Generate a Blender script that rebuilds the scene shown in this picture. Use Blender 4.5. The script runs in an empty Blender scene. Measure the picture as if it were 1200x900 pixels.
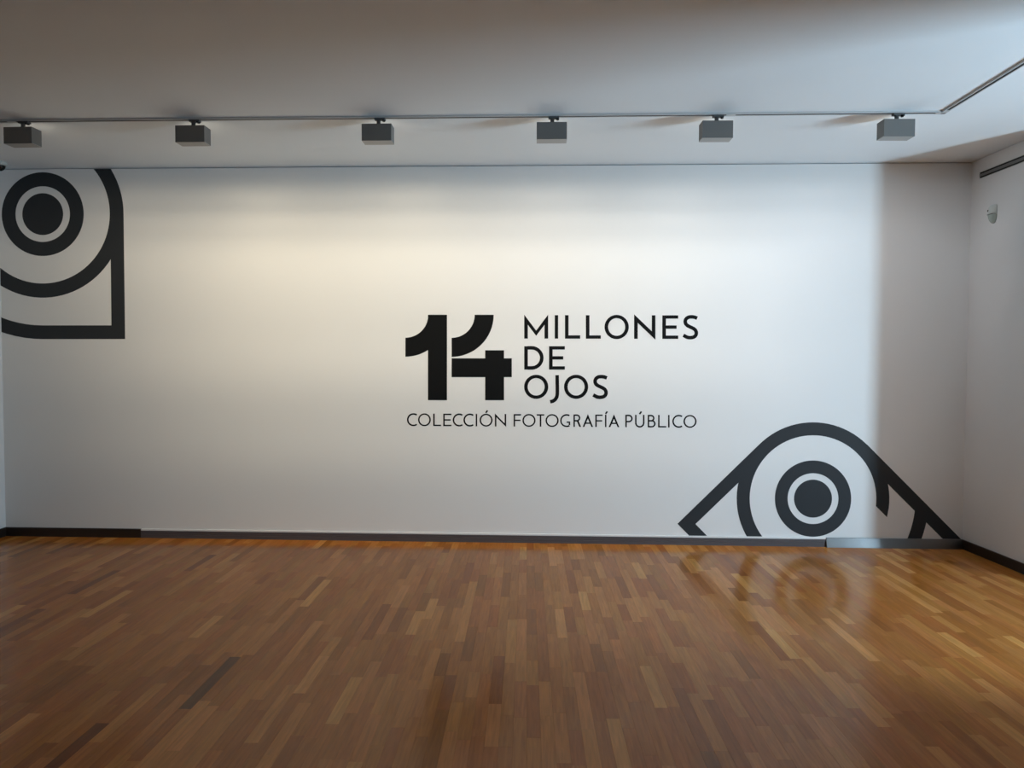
import bpy, bmesh, math, random
from mathutils import Vector
random.seed(7)
S = bpy.context.scene
COL = S.collection

# ---------------------------------------------------------------- camera
F = 800.0                                   # focal length in pixels of the 1200 px wide frame
YAW, PITCH, ROLL, CAM_D, CAM_H = -0.0364, 0.0337, 0.0036, 5.7984, 1.5535
H = 3.2                                     # ceiling height
XL, XR, PHI = -4.667, 3.564, 0.0413         # left wall, right stub wall corner and its splay
X_FAR, Y_REAR = 5.5, -11.0                   # side room wall, rear wall
STUB, OPEN_END = 0.98, 2.95                 # right wall: short stub, then a full height opening to the side room
_cy, _sy, _cp, _sp = math.cos(YAW), math.sin(YAW), math.cos(PITCH), math.sin(PITCH)
FW = Vector((_sy * _cp, _cy * _cp, -_sp))
_r0 = Vector((_cy, -_sy, 0)); _u0 = _r0.cross(FW)
RT = _r0 * math.cos(ROLL) + _u0 * math.sin(ROLL)
UP = _u0 * math.cos(ROLL) - _r0 * math.sin(ROLL)
CAM = Vector((0, -CAM_D, CAM_H))
cam = bpy.data.cameras.new('camera'); cam.sensor_width = 36; cam.lens = F / 1200 * 36
cam.clip_start = 0.05
co = bpy.data.objects.new('camera', cam); COL.objects.link(co)
from mathutils import Matrix
co.matrix_world = Matrix(((RT.x, UP.x, -FW.x, CAM.x), (RT.y, UP.y, -FW.y, CAM.y), (RT.z, UP.z, -FW.z, CAM.z), (0, 0, 0, 1)))
S.camera = co

# ---------------------------------------------------------------- world, daylight, exposure
S.view_settings.view_transform = 'Standard'
S.view_settings.look = 'None'
S.view_settings.gamma = 1
S.view_settings.use_curve_mapping = False
S.view_settings.exposure = 0.0
S.cycles.caustics_reflective = False
S.cycles.caustics_refractive = False
S.cycles.sample_clamp_indirect = 4.0
S.cycles.sample_clamp_direct = 6.0
W = bpy.data.worlds.new('sky'); S.world = W; W.use_nodes = True
W.node_tree.nodes['Background'].inputs[0].default_value = (0.45, 0.68, 1.0, 1)
W.node_tree.nodes['Background'].inputs[1].default_value = 1.0
DAY_W = 430.0
BEAM = 40.0
BEAM_SIGN = -1
LAMP_COL = [(1.0, 0.87, 0.66), (1.0, 0.87, 0.64), (1.0, 0.88, 0.66), (1.0, 0.91, 0.76), (1.0, 0.95, 0.86), (0.94, 0.96, 1.0)]
LAMP_W = [0.36, 1.02, 1.0, 0.85, 0.75, 0.52]            # wall washers, from the corner with the dome camera to the stub wall
WIN_Y, WIN_Z, WIN_W, WIN_H = -3.42, 1.0, 0.60, 1.8
dl = bpy.data.lights.new('window_daylight', 'AREA'); dl.shape = 'RECTANGLE'
dl.size = WIN_W; dl.size_y = WIN_H; dl.energy = DAY_W; dl.color = (0.57, 0.79, 1.0)
do = bpy.data.objects.new('window_daylight', dl); COL.objects.link(do)
do.location = (X_FAR + 0.16, WIN_Y, WIN_Z); do.rotation_euler = (math.pi / 2, 0, math.pi / 2)

# ---------------------------------------------------------------- pixel -> point on a surface
def ray(x, y): return FW * F + RT * (x - 600) - UP * (y - 450)
def on_wall(x, y, Y=0.0):
    d = ray(x, y); return CAM + d * ((Y - CAM.y) / d.y)
def on_level(x, y, z):
    d = ray(x, y); return CAM + d * ((z - CAM.z) / d.z)
RN = Vector((math.cos(PHI), math.sin(PHI), 0))
RD = Vector((math.sin(PHI), -math.cos(PHI), 0))      # along the stub wall, away from the back wall
def right_pt(s, z, out=0.0):                          # s metres along the stub wall, out metres into the room
    return Vector((XR, 0, z)) + RD * s - RN * out
def on_right(x, y):
    d = ray(x, y); P = CAM + d * (((Vector((XR, 0, 0)) - CAM).dot(RN)) / d.dot(RN))
    return (P - Vector((XR, 0, 0))).dot(RD), P.z

# ---------------------------------------------------------------- helpers
def obj(name, bm, m, parent=None, smooth=False):
    me = bpy.data.meshes.new(name); bm.normal_update(); bm.to_mesh(me); bm.free()
    if smooth:
        for p in me.polygons: p.use_smooth = True
    o = bpy.data.objects.new(name, me); COL.objects.link(o)
    if m: me.materials.append(m)
    if parent: o.parent = parent
    return o
def empty(name, loc):
    o = bpy.data.objects.new(name, None); COL.objects.link(o); o.location = loc
    o.empty_display_size = 0.05
    return o
def tag(o, label, cat, group=None):
    o['label'] = label; o['category'] = cat
    if group: o['group'] = group
    return o
def struct(o, label=None):
    o['kind'] = 'structure'
    if label: o['label'] = label
    return o
def box(bm, a, b, bevel=0.0):
    x0, y0, z0 = a; x1, y1, z1 = b
    t = bmesh.new()
    v = [t.verts.new(p) for p in ((x0,y0,z0),(x1,y0,z0),(x1,y1,z0),(x0,y1,z0),(x0,y0,z1),(x1,y0,z1),(x1,y1,z1),(x0,y1,z1))]
    for f in ((0,3,2,1),(4,5,6,7),(0,1,5,4),(1,2,6,5),(2,3,7,6),(3,0,4,7)): t.faces.new([v[i] for i in f])
    if bevel: bmesh.ops.bevel(t, geom=t.edges[:], offset=bevel, segments=2, affect='EDGES', profile=0.5)
    me = bpy.data.meshes.new('t'); t.to_mesh(me); t.free(); bm.from_mesh(me); bpy.data.meshes.remove(me)
    return bm
def quadbox(bm, ring_bottom, ring_top):
    n = len(ring_bottom)
    lo = [bm.verts.new(p) for p in ring_bottom]; hi = [bm.verts.new(p) for p in ring_top]
    bm.faces.new(lo[::-1]); bm.faces.new(hi)
    for i in range(n): bm.faces.new((lo[i], lo[(i+1)%n], hi[(i+1)%n], hi[i]))
def lathe(bm, prof, n=32, c=(0,0,0), axis='z', cap=True):
    rings = []
    for r, h in prof:
        ring = []
        for i in range(n):
            a = 2*math.pi*i/n; p = (r*math.cos(a), r*math.sin(a), h)
            if axis == 'y': p = (p[0], p[2], p[1])
            if axis == 'x': p = (p[2], p[0], p[1])
            ring.append(bm.verts.new((p[0]+c[0], p[1]+c[1], p[2]+c[2])))
        rings.append(ring)
    for a, b in zip(rings, rings[1:]):
        for i in range(n): bm.faces.new((a[i], a[(i+1)%n], b[(i+1)%n], b[i]))
    if cap: bm.faces.new(rings[0][::-1]); bm.faces.new(rings[-1])
    bmesh.ops.recalc_face_normals(bm, faces=bm.faces[:])
    return bm

# ---------------------------------------------------------------- materials
def mat(name, col, rough=0.5, metal=0.0, spec=0.5, bump=None, vary=0.0):
    m = bpy.data.materials.new(name); m.use_nodes = True
    nt = m.node_tree; N = nt.nodes; L = nt.links; b = N['Principled BSDF']
    b.inputs['Base Color'].default_value = (*col, 1); b.inputs['Roughness'].default_value = rough
    b.inputs['Metallic'].default_value = metal; b.inputs['Specular IOR Level'].default_value = spec
    if vary or bump:
        g = N.new('ShaderNodeNewGeometry')
    if vary:
        n = N.new('ShaderNodeTexNoise'); n.inputs['Scale'].default_value = 2.3; n.inputs['Detail'].default_value = 5
        L.new(g.outputs['Position'], n.inputs['Vector'])
        r = N.new('ShaderNodeMapRange'); r.inputs['To Min'].default_value = 1-vary; r.inputs['To Max'].default_value = 1+vary
        L.new(n.outputs['Fac'], r.inputs['Value'])
        x = N.new('ShaderNodeMix'); x.data_type = 'RGBA'; x.blend_type = 'MULTIPLY'; x.inputs['Factor'].default_value = 1
        x.inputs['A'].default_value = (*col, 1); L.new(r.outputs['Result'], x.inputs['B']); L.new(x.outputs['Result'], b.inputs['Base Color'])
    if bump:
        n = N.new('ShaderNodeTexNoise'); n.inputs['Scale'].default_value = bump[0]; n.inputs['Detail'].default_value = 3
        L.new(g.outputs['Position'], n.inputs['Vector'])
        u = N.new('ShaderNodeBump'); u.inputs['Strength'].default_value = bump[1]; u.inputs['Distance'].default_value = bump[2]
        L.new(n.outputs['Fac'], u.inputs['Height']); L.new(u.outputs['Normal'], b.inputs['Normal'])
    return m
M = {}
M['wall'] = mat('wall_paint', (0.80, 0.79, 0.78), 0.75, spec=0.25, bump=(160, 0.25, 0.001), vary=0.015)
M['wall_low_bounce'] = mat('low_bounce_wall_grey', (0.23, 0.235, 0.24), 0.8, spec=0.2, vary=0.02)  # unseen walls, coloured dark to cut the light they bounce back
M['ceiling'] = mat('ceiling_paint', (0.81, 0.845, 0.87), 0.8, spec=0.2, bump=(120, 0.2, 0.001), vary=0.015)
M['trim_white'] = mat('white_trim_paint', (0.8, 0.79, 0.78), 0.45)
M['base_dark'] = mat('dark_stained_baseboard', (0.022, 0.015, 0.012), 0.35, spec=0.5)
M['base_ridged'] = mat('charcoal_ridged_baseboard', (0.095, 0.085, 0.09), 0.38, spec=0.5)
M['base_gloss'] = mat('glossy_dark_baseboard', (0.012, 0.008, 0.006), 0.26, spec=0.6)
_b = M['base_gloss'].node_tree.nodes['Principled BSDF']
_b.inputs['Coat Weight'].default_value = 1.0; _b.inputs['Coat Roughness'].default_value = 0.30; _b.inputs['Coat IOR'].default_value = 2.3
M['vinyl_grey'] = mat('charcoal_vinyl', (0.030, 0.033, 0.037), 0.6, spec=0.2)
M['vinyl_black'] = mat('black_vinyl', (0.0065, 0.007, 0.0075), 0.65, spec=0.1)
M['lamp_grey'] = mat('grey_lacquer', (0.17, 0.167, 0.16), 0.45, bump=(300, 0.1, 0.0005))
M['lamp_underside'] = mat('lamp_underside_grey', (0.36, 0.36, 0.35), 0.45)
M['lamp_dark'] = mat('dark_grey_plastic', (0.10, 0.10, 0.10), 0.5)
M['track_white'] = mat('white_track_lacquer', (0.55, 0.55, 0.55), 0.4)
M['slot_black'] = mat('black_slot', (0.01, 0.01, 0.01), 0.6)
M['plastic'] = mat('off_white_plastic', (0.62, 0.65, 0.62), 0.4)
M['lens_grey'] = mat('frosted_sensor_lens', (0.40, 0.46, 0.42), 0.25)
M['dome'] = mat('black_dome', (0.008, 0.008, 0.009), 0.08)
M['subfloor'] = mat('subfloor', (0.05, 0.03, 0.015), 0.9)
M['vent'] = mat('vent_grey_lacquer', (0.22, 0.22, 0.22), 0.45)

def emit_mat(name, col, strength):
    m = bpy.data.materials.new(name); m.use_nodes = True; b = m.node_tree.nodes['Principled BSDF']
    b.inputs['Base Color'].default_value = (0.7, 0.7, 0.68, 1); b.inputs['Roughness'].default_value = 0.3
    b.inputs['Emission Color'].default_value = (*col, 1); b.inputs['Emission Strength'].default_value = strength
    return m
M['lens_on'] = emit_mat('lit_lamp_lens', (1.0, 0.88, 0.68), 2.0)
M['lens_off'] = emit_mat('unlit_lamp_lens', (1, 1, 1), 0.0)
def glass():
    m = bpy.data.materials.new('clear_window_glass'); m.use_nodes = True; nt = m.node_tree; nt.nodes.clear()
    o = nt.nodes.new('ShaderNodeOutputMaterial'); x = nt.nodes.new('ShaderNodeMixShader'); t = nt.nodes.new('ShaderNodeBsdfTransparent')
    g = nt.nodes.new('ShaderNodeBsdfGlossy'); g.inputs['Roughness'].default_value = 0.02; x.inputs[0].default_value = 0.06
    t.inputs[0].default_value = (0.97, 0.99, 0.98, 1)
    nt.links.new(t.outputs[0], x.inputs[1]); nt.links.new(g.outputs[0], x.inputs[2]); nt.links.new(x.outputs[0], o.inputs[0])
    return m
M['glass'] = glass()

PLANK_ANG = 0.0150
def wood():
    m = bpy.data.materials.new('oiled_beech_strips'); m.use_nodes = True
    nt = m.node_tree; N = nt.nodes; L = nt.links; b = N['Principled BSDF']
    at = N.new('ShaderNodeAttribute'); at.attribute_name = 'tint'
    sep = N.new('ShaderNodeSeparateColor'); L.new(at.outputs['Color'], sep.inputs['Color'])
    ramp = N.new('ShaderNodeValToRGB'); e = ramp.color_ramp.elements
    e[0].position = 0.0; e[0].color = (0.15, 0.045, 0.008, 1)
    e[1].position = 1.0; e[1].color = (0.68, 0.305, 0.080, 1)
    for p, c in ((0.25, (0.41, 0.136, 0.022, 1)), (0.55, (0.485, 0.175, 0.033, 1)), (0.8, (0.565, 0.221, 0.050, 1))):
        q = ramp.color_ramp.elements.new(p); q.color = c
    L.new(sep.outputs['Red'], ramp.inputs['Fac'])
    # redder / yellower strips
    hs = N.new('ShaderNodeHueSaturation'); hr = N.new('ShaderNodeMapRange')
    hr.inputs['To Min'].default_value = 0.495; hr.inputs['To Max'].default_value = 0.504
    L.new(sep.outputs['Green'], hr.inputs['Value']); L.new(hr.outputs['Result'], hs.inputs['Hue']); L.new(ramp.outputs['Color'], hs.inputs['Color'])
    # grain, shifted strip by strip
    g = N.new('ShaderNodeNewGeometry'); off = N.new('ShaderNodeVectorMath'); off.operation = 'MULTIPLY_ADD'
    off.inputs[1].default_value = (37, 53, 29); L.new(at.outputs['Color'], off.inputs[0])
    sc = N.new('ShaderNodeVectorMath'); sc.operation = 'MULTIPLY'; sc.inputs[1].default_value = (1, 0.07, 1)
    L.new(g.outputs['Position'], sc.inputs[0]); L.new(sc.outputs['Vector'], off.inputs[2])
    n = N.new('ShaderNodeTexNoise'); n.inputs['Scale'].default_value = 75; n.inputs['Detail'].default_value = 6; n.inputs['Distortion'].default_value = 0.6
    L.new(off.outputs['Vector'], n.inputs['Vector'])
    mr = N.new('ShaderNodeMapRange'); mr.inputs['From Min'].default_value = 0.25; mr.inputs['From Max'].default_value = 0.75
    mr.inputs['To Min'].default_value = 0.80; mr.inputs['To Max'].default_value = 1.16
    L.new(n.outputs['Fac'], mr.inputs['Value'])
    n2 = N.new('ShaderNodeTexNoise'); n2.inputs['Scale'].default_value = 9; n2.inputs['Detail'].default_value = 3
    L.new(off.outputs['Vector'], n2.inputs['Vector'])
    mr2 = N.new('ShaderNodeMapRange'); mr2.inputs['To Min'].default_value = 0.84; mr2.inputs['To Max'].default_value = 1.16
    L.new(n2.outputs['Fac'], mr2.inputs['Value'])
    mu = N.new('ShaderNodeMath'); mu.operation = 'MULTIPLY'; L.new(mr.outputs['Result'], mu.inputs[0]); L.new(mr2.outputs['Result'], mu.inputs[1])
    x = N.new('ShaderNodeMix'); x.data_type = 'RGBA'; x.blend_type = 'MULTIPLY'; x.inputs['Factor'].default_value = 1
    L.new(hs.outputs['Color'], x.inputs['A']); L.new(mu.outputs['Value'], x.inputs['B']); L.new(x.outputs['Result'], b.inputs['Base Color'])
    # worn satin lacquer
    n3 = N.new('ShaderNodeTexNoise'); n3.inputs['Scale'].default_value = 1.7; n3.inputs['Detail'].default_value = 6; L.new(g.outputs['Position'], n3.inputs['Vector'])
    rr = N.new('ShaderNodeMapRange'); rr.inputs['To Min'].default_value = 0.13; rr.inputs['To Max'].default_value = 0.25
    L.new(n3.outputs['Fac'], rr.inputs['Value']); L.new(rr.outputs['Result'], b.inputs['Roughness'])
    b.inputs['Specular IOR Level'].default_value = 0.19
    bu = N.new('ShaderNodeBump'); bu.inputs['Strength'].default_value = 0.12; bu.inputs['Distance'].default_value = 0.0006
    L.new(n.outputs['Fac'], bu.inputs['Height']); L.new(bu.outputs['Normal'], b.inputs['Normal'])
    return m
M['wood'] = wood()

# ---------------------------------------------------------------- polygon clipping (strips at the walls, vinyl at the corner)
def clip(poly, a, b, c):                    # keep a*x + b*y <= c
    out = []
    for i in range(len(poly)):
        p, q = poly[i], poly[(i+1) % len(poly)]
        dp, dq = a*p[0]+b*p[1]-c, a*q[0]+b*q[1]-c
        if dp <= 0: out.append(p)
        if (dp < 0 < dq) or (dq < 0 < dp):
            t = dp/(dp-dq); out.append((p[0]+t*(q[0]-p[0]), p[1]+t*(q[1]-p[1])))
    return out
def clip_rect(poly, x0, x1, y0, y1):
    for a, b, c in ((-1,0,-x0),(1,0,x1),(0,-1,-y0),(0,1,y1)):
        if len(poly) < 3: return []
        poly = clip(poly, a, b, c)
    return poly if len(poly) >= 3 else []

# ---------------------------------------------------------------- room shell
T = 0.18
bm = box(bmesh.new(), (XL-T, Y_REAR-T, -0.25), (X_FAR+T, T, -0.016)); floor = struct(obj('floor', bm, M['subfloor']), 'brown strip parquet floor of the gallery')
bm = box(bmesh.new(), (XL-T, Y_REAR-T, H), (X_FAR+T, T, H+0.2)); struct(obj('ceiling', bm, M['ceiling']), 'plain white gallery ceiling')
GAP = 0.007                                 # shadow gap under the ceiling
bm = box(bmesh.new(), (XL-T, 0, -0.016), (X_FAR+T, T, H-GAP)); struct(obj('wall_back', bm, M['wall']), 'white wall with the exhibition title')
bm = box(bmesh.new(), (XL-T, Y_REAR, -0.016), (XL, 0, H)); struct(obj('wall_left', bm, M['wall']))
bm = box(bmesh.new(), (XL-T, Y_REAR-T, -0.016), (X_FAR+T, Y_REAR, H)); struct(obj('wall_rear', bm, M['wall_low_bounce']))
bm = bmesh.new(); ring = [right_pt(0, 0), right_pt(STUB, 0), right_pt(STUB, 0, -0.14), right_pt(0, 0, -0.14)]
ring[0].y = ring[3].y = 0
quadbox(bm, ring, [p + Vector((0, 0, H-0.003)) for p in ring]); bmesh.ops.recalc_face_normals(bm, faces=bm.faces[:])
struct(obj('wall_right', bm, M['wall']), 'short white side wall with vent and detector')
bm = bmesh.new(); far_s = -Y_REAR/math.cos(PHI)
ring = [right_pt(OPEN_END, 0), right_pt(far_s, 0), right_pt(far_s, 0, -0.14), right_pt(OPEN_END, 0, -0.14)]
ring[1].y = ring[2].y = Y_REAR
quadbox(bm, ring, [p + Vector((0, 0, H-0.003)) for p in ring]); bmesh.ops.recalc_face_normals(bm, faces=bm.faces[:])
struct(obj('wall_right', bm, M['wall']), 'long white side wall beyond the opening')
bm = bmesh.new()
y0, y1, z0, z1 = WIN_Y-WIN_W/2, WIN_Y+WIN_W/2, WIN_Z-WIN_H/2, WIN_Z+WIN_H/2
box(bm, (X_FAR, Y_REAR, -0.016), (X_FAR+T, y0, H)); box(bm, (X_FAR, y1, -0.016), (X_FAR+T, 0, H))
box(bm, (X_FAR, y0, -0.016), (X_FAR+T, y1, z0)); box(bm, (X_FAR, y0, z1), (X_FAR+T, y1, H))
struct(obj('wall_side_room', bm, M['wall_low_bounce']))
win = struct(empty('window_1', (X_FAR+0.09, WIN_Y, z0)))
bm = bmesh.new(); t = 0.04
for a, b in (((y0, z0), (y1, z0+t)), ((y0, z1-t), (y1, z1)), ((y0, z0+t), (y0+t, z1-t)), ((y1-t, z0+t), (y1, z1-t))):
    box(bm, (-0.03, a[0]-WIN_Y, a[1]-z0), (0.03, b[0]-WIN_Y, b[1]-z0))
obj('window_frame', bm, M['trim_white'], win)
obj('window_pane', box(bmesh.new(), (-0.004, y0+t-WIN_Y, t), (0.004, y1-t-WIN_Y, z1-z0-t)), M['glass'], win)

# ---------------------------------------------------------------- parquet strips
PW = 0.0575; JOINT = 0.0002; CH = 0.0003
ca, sa = math.cos(PLANK_ANG), math.sin(PLANK_ANG)
def rot(u, v): return (u*ca - v*sa, u*sa + v*ca)
def plank_geo(verts, faces, poly):
    n = len(poly); cx = sum(p[0] for p in poly)/n; cy = sum(p[1] for p in poly)/n
    b = len(verts)
    for z, ins in ((-0.016, 0.0), (-CH, 0.0), (0.0, CH)):
        for p in poly:
            dx, dy = p[0]-cx, p[1]-cy
            verts.append((p[0]-math.copysign(min(ins, abs(dx)), dx), p[1]-math.copysign(min(ins, abs(dy)), dy), z))
    faces.append([b+2*n+i for i in range(n)])
    for k in (0, 1):
        for i in range(n):
            j = (i+1) % n; faces.append([b+k*n+i, b+k*n+j, b+(k+1)*n+j, b+(k+1)*n+i])
def visible_size(cx, cy):
    d = Vector((cx, cy, 0)) - CAM; z = d.dot(FW)
    if z < 0.3: return None
    x, y = 600+F*d.dot(RT)/z, 450-F*d.dot(UP)/z
    return (z if -25 < x < 1225 and y < 915 else None)
planks = []
DARK = on_level(257, 787, 0.0)
ncol = int((X_FAR - XL + 0.8)/PW)
for c in range(ncol):
    u0 = XL - 0.3 + c*PW; v = Y_REAR - 0.6 - random.random()*0.4
    while v < 0.3:
        ln = random.choice((0.26, 0.34, 0.40, 0.45, 0.5, 0.56)) * random.uniform(0.93, 1.07)
        poly = [rot(u0+JOINT/2, v+JOINT/2), rot(u0+PW-JOINT/2, v+JOINT/2), rot(u0+PW-JOINT/2, v+ln-JOINT/2), rot(u0+JOINT/2, v+ln-JOINT/2)]
        poly = clip_rect(poly, XL+0.001, X_FAR-0.001, Y_REAR+0.001, -0.001)
        v += ln
        if len(poly) < 3: continue
        cx = sum(p[0] for p in poly)/len(poly); cy = sum(p[1] for p in poly)/len(poly)
        r = random.random()
        tone = max(random.gauss(0.48, 0.19), 0.2)
        if r < 0.012: tone = random.uniform(0.06, 0.2)
        elif r > 0.90: tone = random.uniform(0.7, 1.0)
        if abs(cx-DARK.x) < PW*0.5 and abs(cy-DARK.y) < ln*0.5: tone = 0.0      # the one walnut-dark strip
        planks.append((visible_size(cx, cy), poly, (min(max(tone, 0.0), 1), random.random(), random.random(), 1)))
near = sorted((i for i in range(len(planks)) if planks[i][0]), key=lambda i: planks[i][0])[:300]
def plank_mesh(name, items):
    verts, faces, cols = [], [], []
    for _, poly, c in items:
        f0 = len(faces); plank_geo(verts, faces, poly)
        for f in faces[f0:]: cols += [c]*len(f)
    me = bpy.data.meshes.new(name); me.from_pydata(verts, [], faces)
    a = me.color_attributes.new('tint', 'FLOAT_COLOR', 'CORNER')
    flat = [x for c in cols for x in c]; a.data.foreach_set('color', flat)
    me.materials.append(M['wood']); me.update()
    o = bpy.data.objects.new(name, me); COL.objects.link(o); o.parent = floor
    return o
ns = set(near)
for i in near: plank_mesh('plank', [planks[i]])
rest = plank_mesh('parquet_strips', [p for i, p in enumerate(planks) if i not in ns]); rest['kind'] = 'stuff'

# ---------------------------------------------------------------- baseboards
ZB, BT = 0.0773, 0.014
def extrude_x(bm, prof, x0, x1):            # profile of (y, z) points swept along x
    a = [bm.verts.new((x0, y, z)) for y, z in prof]; b = [bm.verts.new((x1, y, z)) for y, z in prof]; n = len(prof)
    bm.faces.new(a); bm.faces.new(b[::-1])
    for i in range(n): bm.faces.new((a[i], b[i], b[(i+1)%n], a[(i+1)%n]))
    bmesh.ops.recalc_face_normals(bm, faces=bm.faces[:])
plain = [(0, 0), (-BT, 0), (-BT, ZB-0.003), (-BT+0.003, ZB), (0, ZB)]
zr = 0.064
ridged = [(0, 0), (-BT, 0), (-BT, 0.010), (-BT+0.003, 0.012), (-BT+0.003, 0.016), (-BT, 0.018), (-BT, 0.027), (-BT+0.003, 0.029), (-BT+0.003, 0.033), (-BT, 0.035),
          (-BT, 0.044), (-BT+0.003, 0.046), (-BT+0.003, 0.050), (-BT, 0.052), (-BT, zr), (0, zr)]
XA, XB = on_wall(165, 620, -BT).x, on_wall(968, 635, -BT).x
bm = bmesh.new(); extrude_x(bm, plain, XL, XA-0.001); struct(obj('baseboard_back', bm, M['base_dark']), 'smooth dark brown baseboard in the corner below the eye')
bm = bmesh.new(); extrude_x(bm, ridged, XA, XB); struct(obj('baseboard_back', bm, M['base_ridged']), 'long ridged charcoal baseboard under the title')
bm = bmesh.new(); extrude_x(bm, [(0, 0), (-0.034, 0), (-0.034, 0.002), (-0.0145, ZB-0.001), (-0.0135, ZB), (0, ZB)], XB+0.001, XR-0.001)
struct(obj('baseboard_back', bm, M['base_gloss']), 'smooth glossy dark baseboard piece reaching the stub wall')
bm = bmesh.new(); extrude_x(bm, [(0, zr), (-0.011, zr), (-0.011, zr+0.013), (-0.0006, zr+0.0135), (-0.0006, zr+0.034), (0, zr+0.034)], XA, XB)
struct(obj('trim_1', bm, M['trim_white']), 'thin white ledge above the ridged baseboard')
bm = bmesh.new(); ring = [right_pt(BT, 0), right_pt(BT, 0, BT), right_pt(STUB, 0, BT), right_pt(STUB, 0)]
quadbox(bm, ring, [p + Vector((0, 0, ZB)) for p in ring]); bmesh.ops.recalc_face_normals(bm, faces=bm.faces[:])
struct(obj('baseboard_right', bm, M['base_dark']), 'dark baseboard of the short side wall')
bm = bmesh.new(); ring = [right_pt(OPEN_END, 0), right_pt(OPEN_END, 0, BT), right_pt(far_s-0.02, 0, BT), right_pt(far_s-0.02, 0)]
quadbox(bm, ring, [p + Vector((0, 0, ZB)) for p in ring]); bmesh.ops.recalc_face_normals(bm, faces=bm.faces[:])
struct(obj('baseboard_right', bm, M['base_dark']), 'dark baseboard of the long side wall')
bm = box(bmesh.new(), (XL, Y_REAR, 0), (XL+BT, -BT, ZB)); struct(obj('baseboard_left', bm, M['base_dark']))

# ---------------------------------------------------------------- vinyl shapes on the back wall
VT = 0.001
def vinyl(name, groups, m, parent, base):
    """groups of convex outlines in photo pixels, laid onto the back wall as thin vinyl, each group a hair above the last."""
    bm = bmesh.new()
    for gi, polys in enumerate(groups):
        tb = bmesh.new(); cache = {}; dep = VT + 0.0002*gi
        for poly in polys:
            w = []
            for x, y in poly:
                q = on_wall(x, y); w.append((q.x, q.z))
            w = clip_rect(w, XL+0.001, XR-0.001, ZB+0.001, H-GAP-0.001)
            vs = []
            for p in w:
                k = (round(p[0], 5), round(p[1], 5))
                if k not in cache: cache[k] = tb.verts.new((p[0]-base.x, -dep, p[1]-base.z))
                if cache[k] not in vs: vs.append(cache[k])
            if len(vs) < 3: continue
            try: tb.faces.new(vs)
            except ValueError: pass
        for f in tb.faces:
            f.normal_update()
            if f.normal.y > 0: f.normal_flip()
        g = bmesh.ops.extrude_face_region(tb, geom=tb.faces[:], use_keep_orig=True)
        for v in g['geom']:
            if isinstance(v, bmesh.types.BMVert): v.co.y = -0.0003
        me = bpy.data.meshes.new('t'); tb.to_mesh(me); tb.free(); bm.from_mesh(me); bpy.data.meshes.remove(me)
    return obj(name, bm, m, parent)
def ring(cx, cy, ri, ro, a0=0.0, a1=360.0, asp=1.0, n=None):     # angles: 0 = right, 90 = down
    n = n or max(12, int(abs(a1-a0)/4)); out = []
    for i in range(n):
        a, b = math.radians(a0+(a1-a0)*i/n), math.radians(a0+(a1-a0)*(i+1)/n)
        P = lambda r, t: (cx+r*math.cos(t), cy+r*asp*math.sin(t))
        out.append([P(ro, a), P(ro, b), P(ri, b), P(ri, a)] if ri > 0 else [P(ro, a), P(ro, b), (cx, cy)])
    return out
def rect(x0, y0, x1, y1): return [[(x0, y0), (x1, y0), (x1, y1), (x0, y1)]]
def stroke(pts, w):
    n = len(pts); Lf, Rt = [], []
    for i, p in enumerate(pts):
        def d(a, b):
            v = Vector((b[0]-a[0], b[1]-a[1])); return v.normalized()
        t0 = d(pts[i-1], p) if i else d(p, pts[1])
        t1 = d(p, pts[i+1]) if i < n-1 else t0
        t = (t0+t1).normalized(); nrm = Vector((-t.y, t.x)); k = w/2/max(0.3, t.dot(t0))
        Lf.append((p[0]+nrm.x*k, p[1]+nrm.y*k)); Rt.append((p[0]-nrm.x*k, p[1]-nrm.y*k))
    return [[Lf[i], Lf[i+1], Rt[i+1], Rt[i]] for i in range(n-1)]
def arc(cx, cy, rx, ry, a0, a1, n=20):
    return [(cx+rx*math.cos(math.radians(a0+(a1-a0)*i/n)), cy+ry*math.sin(math.radians(a0+(a1-a0)*i/n))) for i in range(n+1)]
def smooth(pts, k=5):
    out = []
    for i in range(len(pts)-1):
        p0, p1, p2, p3 = pts[max(i-1, 0)], pts[i], pts[i+1], pts[min(i+2, len(pts)-1)]
        for j in range(k):
            t = j/k
            out.append(tuple(0.5*(2*p1[q]+(p2[q]-p0[q])*t+(2*p0[q]-5*p1[q]+4*p2[q]-p3[q])*t*t+(3*p1[q]-p0[q]-3*p2[q]+p3[q])*t**3) for q in (0, 1)))
    return out+[pts[-1]]

# eye in the upper corner: tangent strip at the side, corner below, outer arc running into the corner
def z7(x, y): return (x/3.75, 180+y/3.75)
cx, cy = z7(188, 266)
base = on_wall(cx, cy); base.y = 0
eye = tag(empty('eye_graphic', base), 'charcoal vinyl eye with a square corner, cut by ceiling and wall corner', 'wall decal')
vinyl('pupil', [ring(cx, cy, 0, 23.9, asp=1.025)], M['vinyl_grey'], eye, base)
vinyl('iris_ring', [ring(cx, cy, 31.9, 48.0, asp=1.022)], M['vinyl_grey'], eye, base)
A, B = 1.034, 94.7
lid = [ring(cx, cy, 78.6, B, -100, 260, A)]
xr0, xr1 = z7(543, 0)[0], z7(550, 0)[0]
yb, yt = z7(0, 815)[1], z7(0, 755)[1]
lid += [[[(cx+B-15.6, cy), (cx+B, cy), (xr1, yb), (z7(490, 0)[0], yt)]]]
lid += [[[(cx, yt), (z7(490, 0)[0], yt), (xr1, yb), (cx, yb)]]]
ro, ri = (yb-cy), (yt-cy)
lid += [ring(cx, cy, ri, ro, 90, 140, 1.0)]
vinyl('lid_outline', lid, M['vinyl_grey'], eye, base)

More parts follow.
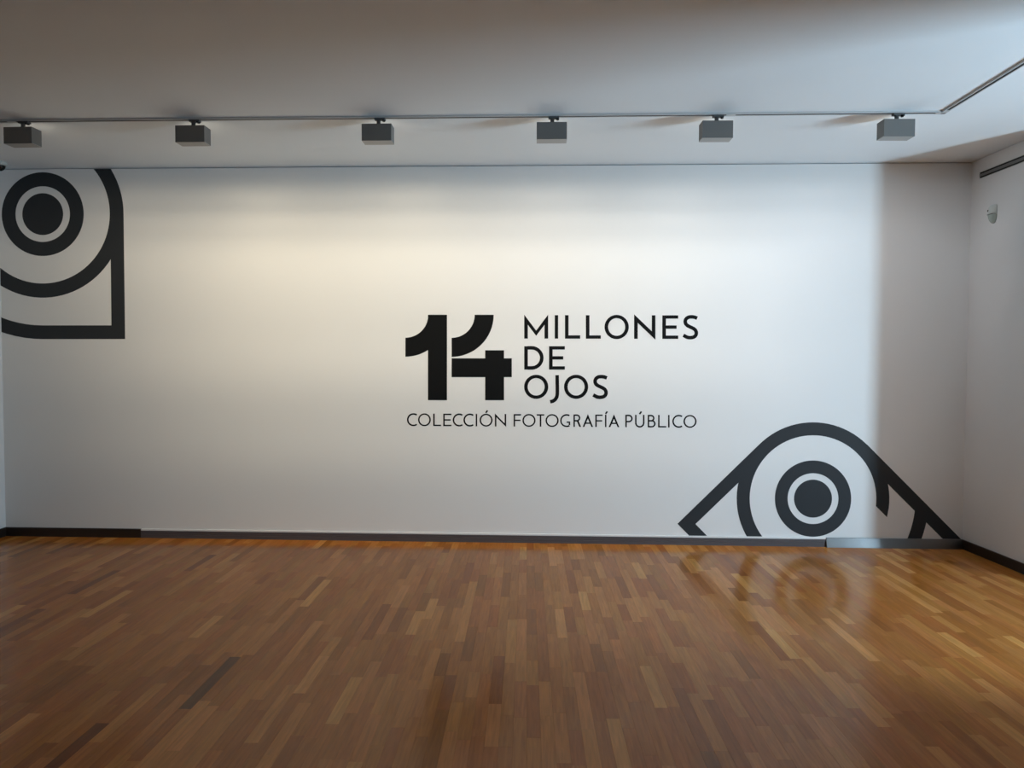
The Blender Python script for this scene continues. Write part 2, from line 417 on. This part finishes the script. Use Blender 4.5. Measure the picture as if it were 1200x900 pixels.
# eye rising from the baseboard by the stub wall
def z6(x, y): return (780+x/2.857, 480+y/2.857)
k = 1/2.857; cx, cy = z6(493.5, 298)
base = on_wall(cx, cy); base.y = 0
eye = tag(empty('eye_graphic', base), 'charcoal vinyl eye shaped like a peak, standing on the baseboard', 'wall decal')
vinyl('pupil', [ring(cx, cy, 0, 63.5*k)], M['vinyl_grey'], eye, base)
vinyl('iris_ring', [ring(cx, cy, 85*k, 127.7*k)], M['vinyl_grey'], eye, base)
lid = [ring(cx, cy, 212*k, 255.5*k, 140, 367)]
# the ring ends on the right in a slanted cut
e0 = math.radians(367)
lid += [[[(cx+212*k*math.cos(e0), cy+212*k*math.sin(e0)), (cx+255.5*k*math.cos(e0), cy+255.5*k*math.sin(e0)), z6(741, 360), z6(706, 325)]]]
lid += [[[z6(40, 382), z6(312.5, 117.5), z6(344, 148), z6(100, 383)]]]                      # strip up from the left tip
lid += [[[z6(40, 382), z6(100, 383), z6(190, 475), z6(130, 475)]]]                          # strip down from the left tip
lid += [[[z6(674.5, 117), z6(1030, 475), z6(970, 475), z6(643, 148)]]]                      # long strip down to the stub wall
lid += [ring(cx, cy, 343*k, 387*k, 6.2, 32)]
vinyl('lid_outline', lid, M['vinyl_grey'], eye, base)

# numeral
def z4(x, y): return (460+x/5.295, 350+y/5.295)
base = on_wall(*z4(410, 365)); base.y = 0
num = tag(empty('wall_numeral', base), 'large heavy black 14 numeral beside the title words', 'numeral')
k4 = 1/5.295
c1 = z4(80, 100)
one = [[z4(220, 100), z4(338, 100), z4(338, 630), z4(220, 630)]]
flag = []
for i in range(24):
    x0, x1 = 80+140*i/24, 80+140*(i+1)/24
    f = lambda r, x: 100+math.sqrt(max(0, r*r-(x-80)**2))
    flag.append([z4(x0, f(142, x0)), z4(x1, f(142, x1)), z4(x1, f(260, x1)), z4(x0, f(260, x0))])
vinyl('digit', [one+flag], M['vinyl_black'], num, base)
c4 = z4(367, 100)
four = ring(c4[0], c4[1], 143*k4, 261*k4, 0, 90, 1.0)
four += [[z4(367, 370), z4(740, 370), z4(740, 487), z4(367, 487)], [z4(575, 320), z4(692, 320), z4(692, 371), z4(575, 371)], [z4(575, 486), z4(692, 486), z4(692, 630), z4(575, 630)]]
vinyl('digit', [four[:-3], four[-3:-2], four[-2:]], M['vinyl_black'], num, base)

# letters, drawn stroke by stroke inside their measured boxes
S_PTS = [(1080,119),(1050,108),(1015,104.5),(985,109),(962,125),(951,150),(956,178),(976,199),(1005,214),(1040,231),(1062,250),(1070.5,276),(1065,303),(1044,322),(1010,329.5),(975,326),(948,313),(930,304)]
def glyph(ch, x0, x1, yt, yb, sv, sh):
    h, w, xm, ym = yb-yt, x1-x0, (x0+x1)/2, (yt+yb)/2
    o = h*0.015
    if ch == 'I': return rect(x0, yt, x1, yb)
    if ch == 'L': return rect(x0, yt, x0+sv, yb)+rect(x0+sv, yb-sh, x1, yb)
    if ch == 'E': return rect(x0, yt, x0+sv, yb)+rect(x0+sv, yt, x1, yt+sh)+rect(x0+sv, ym-sh/2, x0+w*0.90, ym+sh/2)+rect(x0+sv, yb-sh, x1, yb)
    if ch == 'F': return rect(x0, yt, x0+sv, yb)+rect(x0+sv, yt, x1, yt+sh)+rect(x0+sv, ym-sh/2, x0+w*0.93, ym+sh/2)
    if ch == 'T': return rect(x0, yt, x1, yt+sh)+rect(xm-sv/2, yt+sh, xm+sv/2, yb)
    if ch == 'O':
        out = []; rx, ry = w/2, h/2+o
        for i in range(60):
            a, b = 2*math.pi*i/60, 2*math.pi*(i+1)/60
            out.append([(xm+rx*math.cos(a), ym+ry*math.sin(a)), (xm+rx*math.cos(b), ym+ry*math.sin(b)), (xm+(rx-sv)*math.cos(b), ym+(ry-sh)*math.sin(b)), (xm+(rx-sv)*math.cos(a), ym+(ry-sh)*math.sin(a))])
        return out
    if ch == 'C':
        r = h/2+o-sh/2; cx = x0+h/2+o; e = math.degrees(math.acos(min(1, max(-1, (x1-0.1*sv-cx)/r))))
        return stroke(arc(cx, ym, r, r, -e, -360+e, 36), sv)
    if ch == 'G':
        r = h/2+o-sh/2; cx = x0+h/2+o; e = math.degrees(math.acos(min(1, max(-1, (x1-sv/2-cx)/r))))
        return stroke(arc(cx, ym, r, r, -e, -360+e, 36), sv)+rect(x1-sv, ym+h*0.07, x1, ym+h*0.36)+rect(x1-w*0.36, ym+h*0.07, x1-sv, ym+h*0.07+sh)
    if ch == 'M':
        a, q = yt-0.02*h, []
        for s in (1, -1):
            e, i = (x0, x0+sv) if s == 1 else (x1, x1-sv)
            q += [[(e, a), (i, yt+0.41*h), (i, yb), (e, yb)], [(e, a), (xm, yt+0.66*h), (xm, yt+0.88*h), (i, yt+0.41*h)]]
        return q
    if ch == 'N':
        d = 2.1*sv
        return [[(x0, yt-0.04*h), (x0+sv, yt+d), (x0+sv, yb), (x0, yb)], [(x1-sv, yt), (x1, yt), (x1, yb+0.04*h), (x1-sv, yb-d)],
                [(x0, yt-0.04*h), (x1-sv, yb-d), (x1, yb+0.04*h), (x0+sv, yt+d)]]
    if ch == 'D':
        rx = min(w*0.62, h*0.52); cx = x1-rx
        return rect(x0, yt, x0+sv, yb)+stroke([(x0+sv, yt+sh/2), (cx, yt+sh/2)]+arc(cx, ym, rx-sv/2, h/2-sh/2, -90, 90, 24)[1:]+[(x0+sv, yb-sh/2)], sv)
    if ch == 'J':
        xs = x1-sv/2; P = lambda a, b: (x0+(a-300)/75*w, yt+(b-597)/208*h)
        return stroke([(xs, yt), P(361, 720)]+smooth([P(361, 755), P(357, 787), P(344, 811), P(324, 827), P(298, 834)]), sv)
    if ch == 'S':
        return stroke(smooth([(x0+(a-920)/168*w, yt+(b-88)/255*h) for a, b in S_PTS], 3), sv)
    if ch == 'P' or ch == 'R':
        yb2 = yt+h*(0.60 if ch == 'P' else 0.56); r = (yb2-yt)/2; xe = x1 if ch == 'P' else x0+w*0.90
        q = rect(x0, yt, x0+sv, yb)+stroke([(x0+sv, yt+sh/2), (xe-r, yt+sh/2)]+arc(xe-r, yt+r, r-sv/2, r-sh/2, -90, 90, 16)[1:]+[(x0+sv, yb2-sh/2)], sv)
        if ch == 'R': q += [[(xe-r-0.3*sv, yb2-sh), (xe-r+sv, yb2-sh), (x1, yb), (x1-1.25*sv, yb)]]
        return q
    if ch == 'B':
        q = rect(x0, yt, x0+sv, yb); s = yt+h*0.47
        for a, b, xe in ((yt, s+sh/2, x0+w*0.86), (s-sh/2, yb, x1)):
            r = (b-a)/2
            q += stroke([(x0+sv, a+sh/2), (xe-r, a+sh/2)]+arc(xe-r, (a+b)/2, r-sv/2, r-sh/2, -90, 90, 16)[1:]+[(x0+sv, b-sh/2)], sv)
        return q
    if ch == 'A':
        a = yt-0.03*h; k = 1.15*sv
        return [[(xm, a), (xm, a+2.6*k), (x0+k, yb), (x0, yb)], [(xm, a), (x1, yb), (x1-k, yb), (xm, a+2.6*k)], [(x0+w*0.22, yb-0.36*h), (x1-w*0.22, yb-0.36*h), (x1-w*0.18, yb-0.36*h+sh), (x0+w*0.18, yb-0.36*h+sh)]]
    if ch == 'U':
        r = w/2; yc = yb-r+o
        return stroke([(x0+sv/2, yt), (x0+sv/2, yc)]+arc(xm, yc, r-sv/2, r-sh/2, 180, 0, 24)[1:]+[(x1-sv/2, yt)], sv)
    raise KeyError(ch)
def lettering(name, label, cat, group, letters, ytop, ybase, sv, sh):
    xa = sum(l[1]+l[2] for l in letters)/2/len(letters)
    base = on_wall(xa, ybase(xa)); base.y = 0
    root = tag(empty(name, base), label, cat, group)
    for l in letters:
        ch, x0, x1 = l[:3]; xm = (x0+x1)/2; g = glyph(ch, x0, x1, ytop(xm), ybase(xm), sv, sh)
        if len(l) > 3: g = g+stroke([l[3], l[4]], sv*1.05)
        vinyl('letter', [[p] for p in g] if ch in 'MNA' else [g] if ch in 'IOS' else [g[:1], g[1:]], M['vinyl_black'], root, base)
d = lambda x: 605+x/7.5
e = lambda x: 700+x/9.231
lettering('title_lettering', 'bold black capitals reading MILLONES, longest word of the title', 'lettering', 'title words on the wall',
          [('M', d(70), d(280)), ('I', d(338), d(368)), ('L', d(428), d(562)), ('L', d(612), d(743)), ('O', e(78), e(340)), ('N', e(398), e(628)), ('E', e(703), e(875)), ('S', e(920), e(1088))],
          lambda x: 369.3+(x-640)*0.0015, lambda x: 396.8+(x-640)*0.0022, 4.2, 3.9)
lettering('title_lettering', 'bold black capitals reading DE, shortest word of the title', 'lettering', 'title words on the wall',
          [('D', d(70), d(240)), ('E', d(288), d(427))], lambda x: 405.7, lambda x: 433.1, 4.2, 3.85)
lettering('title_lettering', 'bold black capitals reading OJOS under the other title words', 'lettering', 'title words on the wall',
          [('O', d(69), d(281)), ('J', d(300), d(375)), ('O', d(420), d(632)), ('S', d(668), d(803))], lambda x: 439.6, lambda x: 467.0, 4.2, 3.9)
t0 = lambda x: 470+x/9.231
t1 = lambda x: 590+x/9.231
t2 = lambda x: 700+x/9.231
ty = lambda y: 475+y/9.231
lettering('subtitle_lettering', 'long line of thin black capitals under the numeral and title', 'lettering', None,
          [('C', t0(65), t0(172)), ('O', t0(184), t0(322)), ('L', t0(348), t0(433)), ('E', t0(456), t0(545)), ('C', t0(560), t0(665)), ('C', t0(676), t0(782)), ('I', t0(808), t0(823)),
           ('O', t0(850), t0(990), (t0(917), ty(82)), (t0(936), ty(55))), ('N', t0(1015), t0(1137)),
           ('F', t1(110), t1(190)), ('O', t1(205), t1(347)), ('T', t1(360), t1(442)), ('O', t1(455), t1(597)), ('G', t1(614), t1(722)), ('R', t1(757), t1(840)), ('A', t1(856), t1(970)), ('F', t1(993), t1(1073)),
           ('I', t2(83), t2(98), (t2(89), ty(92)), (t2(108), ty(66))), ('A', t2(122), t2(238)), ('P', t2(303), t2(382)), ('U', t2(408), t2(510), (t2(456), ty(95)), (t2(477), ty(67))), ('B', t2(545), t2(630)), ('L', t2(657), t2(745)),
           ('I', t2(766), t2(781)), ('C', t2(812), t2(918)), ('O', t2(932), t2(1073))],
          lambda x: 484.8+(x-530)*0.0060, lambda x: 499.4+(x-530)*0.0061, 1.75, 1.6)

# ---------------------------------------------------------------- lighting track
TY, TX, TH = -1.165, 2.655, 0.012
def track(name, label, length, loc, rz, joints):
    root = tag(empty(name, loc), label, 'lighting track', 'ceiling lighting tracks'); root.rotation_euler.z = rz
    bm = bmesh.new()
    box(bm, (0, -0.018, -TH), (length, -0.010, 0)); box(bm, (0, 0.010, -TH), (length, 0.018, 0)); box(bm, (0, -0.010, -0.002), (length, 0.010, 0))
    obj('rail', bm, M['track_white'], root)
    bm = bmesh.new(); box(bm, (0.001, -0.0099, -0.0105), (length-0.001, 0.0099, -0.0021)); obj('slot', bm, M['slot_black'], root)
    for j in joints:
        bm = bmesh.new(); box(bm, (j-0.03, -0.0185, -TH-0.0015), (j+0.03, 0.0185, -TH+0.0005)); obj('joint_cover', bm, M['track_white'], root)
    return root
JX = on_level(856, 135.5, H-TH).x
track('lighting_track', 'long white ceiling track with black slot carrying six lamps', TX-0.05-(XL+0.12), (XL+0.12, TY, H), 0, [on_level(8, 140, H-TH).x-XL-0.12, JX-XL-0.12])
track('lighting_track', 'bare white ceiling track running along the stub wall side', 5.2, (TX, TY-0.05, H), -math.pi/2, [2.5])
cn = tag(empty('track_connector', (TX, TY, H)), 'white corner connector joining the two ceiling tracks', 'track connector')
bm = bmesh.new(); box(bm, (-0.05, -0.019, -TH-0.001), (0.019, 0.019, 0)); box(bm, (-0.019, -0.05, -TH-0.001), (0.019, -0.019, 0)); obj('elbow', bm, M['track_white'], cn)
bm = bmesh.new(); box(bm, (-0.012, -0.012, -TH-0.003), (0.012, 0.012, -TH-0.001)); obj('cover_plate', bm, M['vent'], cn)

# ---------------------------------------------------------------- wall washers
BW, BH, BD, BZ = 0.200, 0.112, 0.092, 0.062
def washer():
    r = empty('track_spotlight', (0, 0, 0))
    bm = bmesh.new()                        # housing: five sided box, open to the wall side
    y0, y1 = -BD/2, BD/2
    box(bm, (-BW/2, y0, -BZ-BH), (BW/2, y0+0.004, -BZ)); box(bm, (-BW/2, y0+0.004, -BZ-0.004), (BW/2, y1, -BZ)); box(bm, (-BW/2+0.004, y1-0.003, -BZ-BH+0.004), (BW/2-0.004, y1-0.001, -BZ-BH+0.008))
    box(bm, (-BW/2, y0+0.004, -BZ-BH+0.004), (-BW/2+0.004, y1, -BZ-0.004)); box(bm, (BW/2-0.004, y0+0.004, -BZ-BH+0.004), (BW/2, y1, -BZ-0.004))
    obj('base_plate', box(bmesh.new(), (-BW/2, y0+0.004, -BZ-BH), (BW/2, y1, -BZ-BH+0.004)), M['lamp_underside'], r)  # underside plate in a lighter grey than the housing
    obj('housing', bm, M['lamp_grey'], r)
    bm = bmesh.new(); box(bm, (-BW/2+0.005, y1-0.016, -BZ-BH+0.005), (BW/2-0.005, y1-0.010, -BZ-0.005)); obj('lens', bm, M['lens_on'], r)
    bm = bmesh.new(); lathe(bm, [(0.013, -BZ), (0.013, -0.030), (0.017, -0.028), (0.017, -TH-0.001)], 20, (0.004, 0, 0)); obj('stem', bm, M['lamp_dark'], r)
    bm = bmesh.new(); box(bm, (-0.022, -0.0165, -0.026), (0.050, 0.0165, -TH-0.0005), 0.002); ad = obj('track_adapter', bm, M['lamp_dark'], r)
    bm = bmesh.new(); lathe(bm, [(0.009, -0.034), (0.010, -0.026)], 16, (0.040, 0, 0)); box(bm, (0.036, -0.024, -0.034), (0.044, 0.0, -0.028)); obj('lock_lever', bm, M['slot_black'], ad)
    return r
def washer_optics(l):
    """asymmetric wall washer lens: dark above, strongest a little below the lamp, long even tail down the wall."""
    l.use_nodes = True; nt = l.node_tree; N = nt.nodes; L = nt.links
    em = N['Emission']; tc = N.new('ShaderNodeTexCoord'); sp = N.new('ShaderNodeSeparateXYZ'); L.new(tc.outputs['Normal'], sp.inputs[0])
    def mth(op, a, b=None):
        m = N.new('ShaderNodeMath'); m.operation = op
        for k, v in ((0, a), (1, b)):
            if v is None: continue
            if isinstance(v, (int, float)): m.inputs[k].default_value = v
            else: L.new(v, m.inputs[k])
        return m.outputs[0]
    dz = mth('MAXIMUM', mth('ABSOLUTE', sp.outputs['Z']), 0.2)
    t = mth('MULTIPLY', mth('DIVIDE', sp.outputs['Y'], dz), BEAM_SIGN)
    u = mth('DIVIDE', sp.outputs['X'], dz)
    mr = N.new('ShaderNodeMapRange'); mr.inputs['From Min'].default_value = -0.25; mr.inputs['From Max'].default_value = 3.75; L.new(t, mr.inputs['Value'])
    rp = N.new('ShaderNodeValToRGB'); rp.color_ramp.interpolation = 'EASE'; el = rp.color_ramp.elements
    pts = [(-0.25, 0), (-0.05, 0.03), (0.17, 0.38), (0.35, 0.70), (0.6, 1.0), (1.2, 0.80), (1.9, 0.44), (2.5, 0.22), (3.0, 0.12), (3.75, 0)]
    el[0].position = 0; el[0].color = (0, 0, 0, 1); el[1].position = 1; el[1].color = (0, 0, 0, 1)
    for a, c in pts[1:-1]:
        q = el.new((a+0.25)/4); q.color = (c, c, c, 1)
    L.new(mr.outputs[0], rp.inputs[0])
    lat = mth('EXPONENT', mth('MULTIPLY', mth('MULTIPLY', u, u), -0.9))
    st = mth('DIVIDE', mth('MULTIPLY', rp.outputs[0], lat), mth('POWER', dz, 3.0))
    L.new(st, em.inputs['Strength'])
LABELS = ['grey box track lamp nearest the black dome camera', 'grey box track lamp second from the dome camera corner', 'grey box track lamp third from the dome camera corner',
          'grey box track lamp hanging above the first letters of the title', 'grey box track lamp second from the track corner connector', 'grey box track lamp beside the track corner connector']
SPOTS = [(20.7, 157.9), (222.3, 156.7), (441.1, 154.4), (646.6, 152.7), (841, 152), (1054, 150.2)]
LYAW = [-0.02, 0.0, 0.0, 0.0, 0.02, 0.03]
proto = washer()
kids = [(c, list(c.children)) for c in proto.children]
for i, (px, py) in enumerate(SPOTS):
    if i == 0: o = proto
    else:
        o = proto.copy(); COL.objects.link(o)
        for ch, sub in kids:
            c = ch.copy(); COL.objects.link(c); c.parent = o
            if ch.name.startswith('lens') and LAMP_W[i] == 0:
                c.data = c.data.copy(); c.data.materials[0] = M['lens_off']
            for g in sub:
                q = g.copy(); COL.objects.link(q); q.parent = c
    x = on_wall(px, py, TY-BD/2).x
    o.location = (x, TY, H); o.rotation_euler.z = LYAW[i]
    tag(o, LABELS[i], 'track light', 'track lamps along the wall')
    if LAMP_W[i]:
        l = bpy.data.lights.new('washer_beam', 'SPOT'); l.energy = BEAM*LAMP_W[i]; l.color = LAMP_COL[i]
        l.spot_size = math.radians(170); l.spot_blend = 0.1; l.shadow_soft_size = 0.04
        washer_optics(l)
        lo = bpy.data.objects.new('washer_beam', l); COL.objects.link(lo)
        lo.location = (x, TY+BD/2-0.004, H-BZ-BH*0.5)
        lo.rotation_euler = (math.pi/2, 0, 0)          # beam axis level towards the wall

# ---------------------------------------------------------------- linear vent on the stub wall
s0, zt = on_right(1148.3, 202.0); _, zb = on_right(1148.3, 209.8); s1 = STUB-0.06
vent = tag(empty('wall_vent', right_pt(s0, zb)), 'long narrow two-slot air vent high on the side wall', 'vent')
vent.rotation_euler.z = math.atan2(RD.y, RD.x)      # local x along the wall, local y into the wall's room side is negative
vh = zt-zb; vl = s1-s0
side = -1 if (Vector((-math.sin(vent.rotation_euler.z), math.cos(vent.rotation_euler.z), 0)).dot(RN) > 0) else 1
def vb(bm, x0, x1, z0, z1, d0, d1):
    a, b = sorted((side*d0, side*d1)); return box(bm, (x0, a, z0), (x1, b, z1))
bm = bmesh.new(); vb(bm, 0, vl, 0, vh, 0.0002, 0.001); obj('slot_back', bm, M['slot_black'], vent)
bm = bmesh.new()
vb(bm, 0, vl, vh-0.003, vh, 0.001, 0.004); vb(bm, 0, vl, 0, 0.003, 0.001, 0.004); vb(bm, 0, 0.003, 0.003, vh-0.003, 0.001, 0.004); vb(bm, vl-0.003, vl, 0.003, vh-0.003, 0.001, 0.004)
obj('vent_frame', bm, M['plastic'], vent)
for zc in (0.40, 0.60):
    bm = bmesh.new(); vb(bm, 0.003, vl-0.003, vh*zc-0.004, vh*zc+0.004, 0.001, 0.006); obj('slat', bm, M['vent'], vent)

# ---------------------------------------------------------------- motion detector on the stub wall
sc_, zc_ = on_right(1165, 251)
pir = tag(empty('motion_detector', right_pt(sc_, zc_)), 'small white motion detector below the vent on the side wall', 'motion detector')
pir.rotation_euler.z = math.atan2(RD.y, RD.x)
def shell(bm, secs, n=20):                   # half-rounded sections: (z, half width, depth)
    rings = []
    for z, hw, dp in secs:
        rings.append([bm.verts.new((hw*math.cos(math.pi*i/n), side*(0.001+dp*math.sin(math.pi*i/n)**0.7), z)) for i in range(n+1)])
    for a, b in zip(rings, rings[1:]):
        for i in range(n): bm.faces.new((a[i], a[i+1], b[i+1], b[i]))
        bm.faces.new((a[n], a[0], b[0], b[n]))
    bm.faces.new(rings[0]); bm.faces.new(rings[-1][::-1]); bmesh.ops.recalc_face_normals(bm, faces=bm.faces[:])
    return bm
obj('housing', shell(bmesh.new(), [(0.000, 0.034, 0.042), (0.018, 0.0345, 0.043), (0.050, 0.034, 0.038), (0.066, 0.032, 0.030), (0.072, 0.028, 0.022)]), M['plastic'], pir, True)
obj('sensor_lens', shell(bmesh.new(), [(-0.072, 0.008, 0.008), (-0.066, 0.016, 0.018), (-0.052, 0.025, 0.029), (-0.032, 0.031, 0.037), (-0.012, 0.033, 0.041), (-0.003, 0.0335, 0.041)]), M['lens_grey'], pir, True)
bm = bmesh.new(); vb(bm, -0.026, 0.026, -0.003, 0.000, 0.002, 0.0395); obj('seam', bm, M['slot_black'], pir)
bm = bmesh.new(); lathe(bm, [(0.008, 0.0), (0.008, 0.006), (0.005, 0.007)], 16, (0, 0, 0), 'y')
for v in bm.verts: v.co = Vector((v.co.x-0.012, side*(0.036+v.co.y), v.co.z+0.028))
bmesh.ops.recalc_face_normals(bm, faces=bm.faces[:]); obj('indicator', bm, M['slot_black'], pir)

# ---------------------------------------------------------------- dome camera in the ceiling corner
dc = on_level(-1.5, 189.5, H)
dome = tag(empty('dome_camera', (dc.x, dc.y, H)), 'small black dome camera with white base in the ceiling corner', 'security camera')
obj('base_ring', lathe(bmesh.new(), [(0.058, 0.0), (0.060, -0.004), (0.060, -0.022), (0.055, -0.030), (0.046, -0.032)], 40), M['plastic'], dome, True)
obj('dome', lathe(bmesh.new(), [(0.0465, -0.0305)] + [(0.0465*math.cos(math.radians(a)), -0.033-0.044*math.sin(math.radians(a))) for a in range(0, 90, 10)] + [(0.002, -0.077)], 40), M['dome'], dome, True)
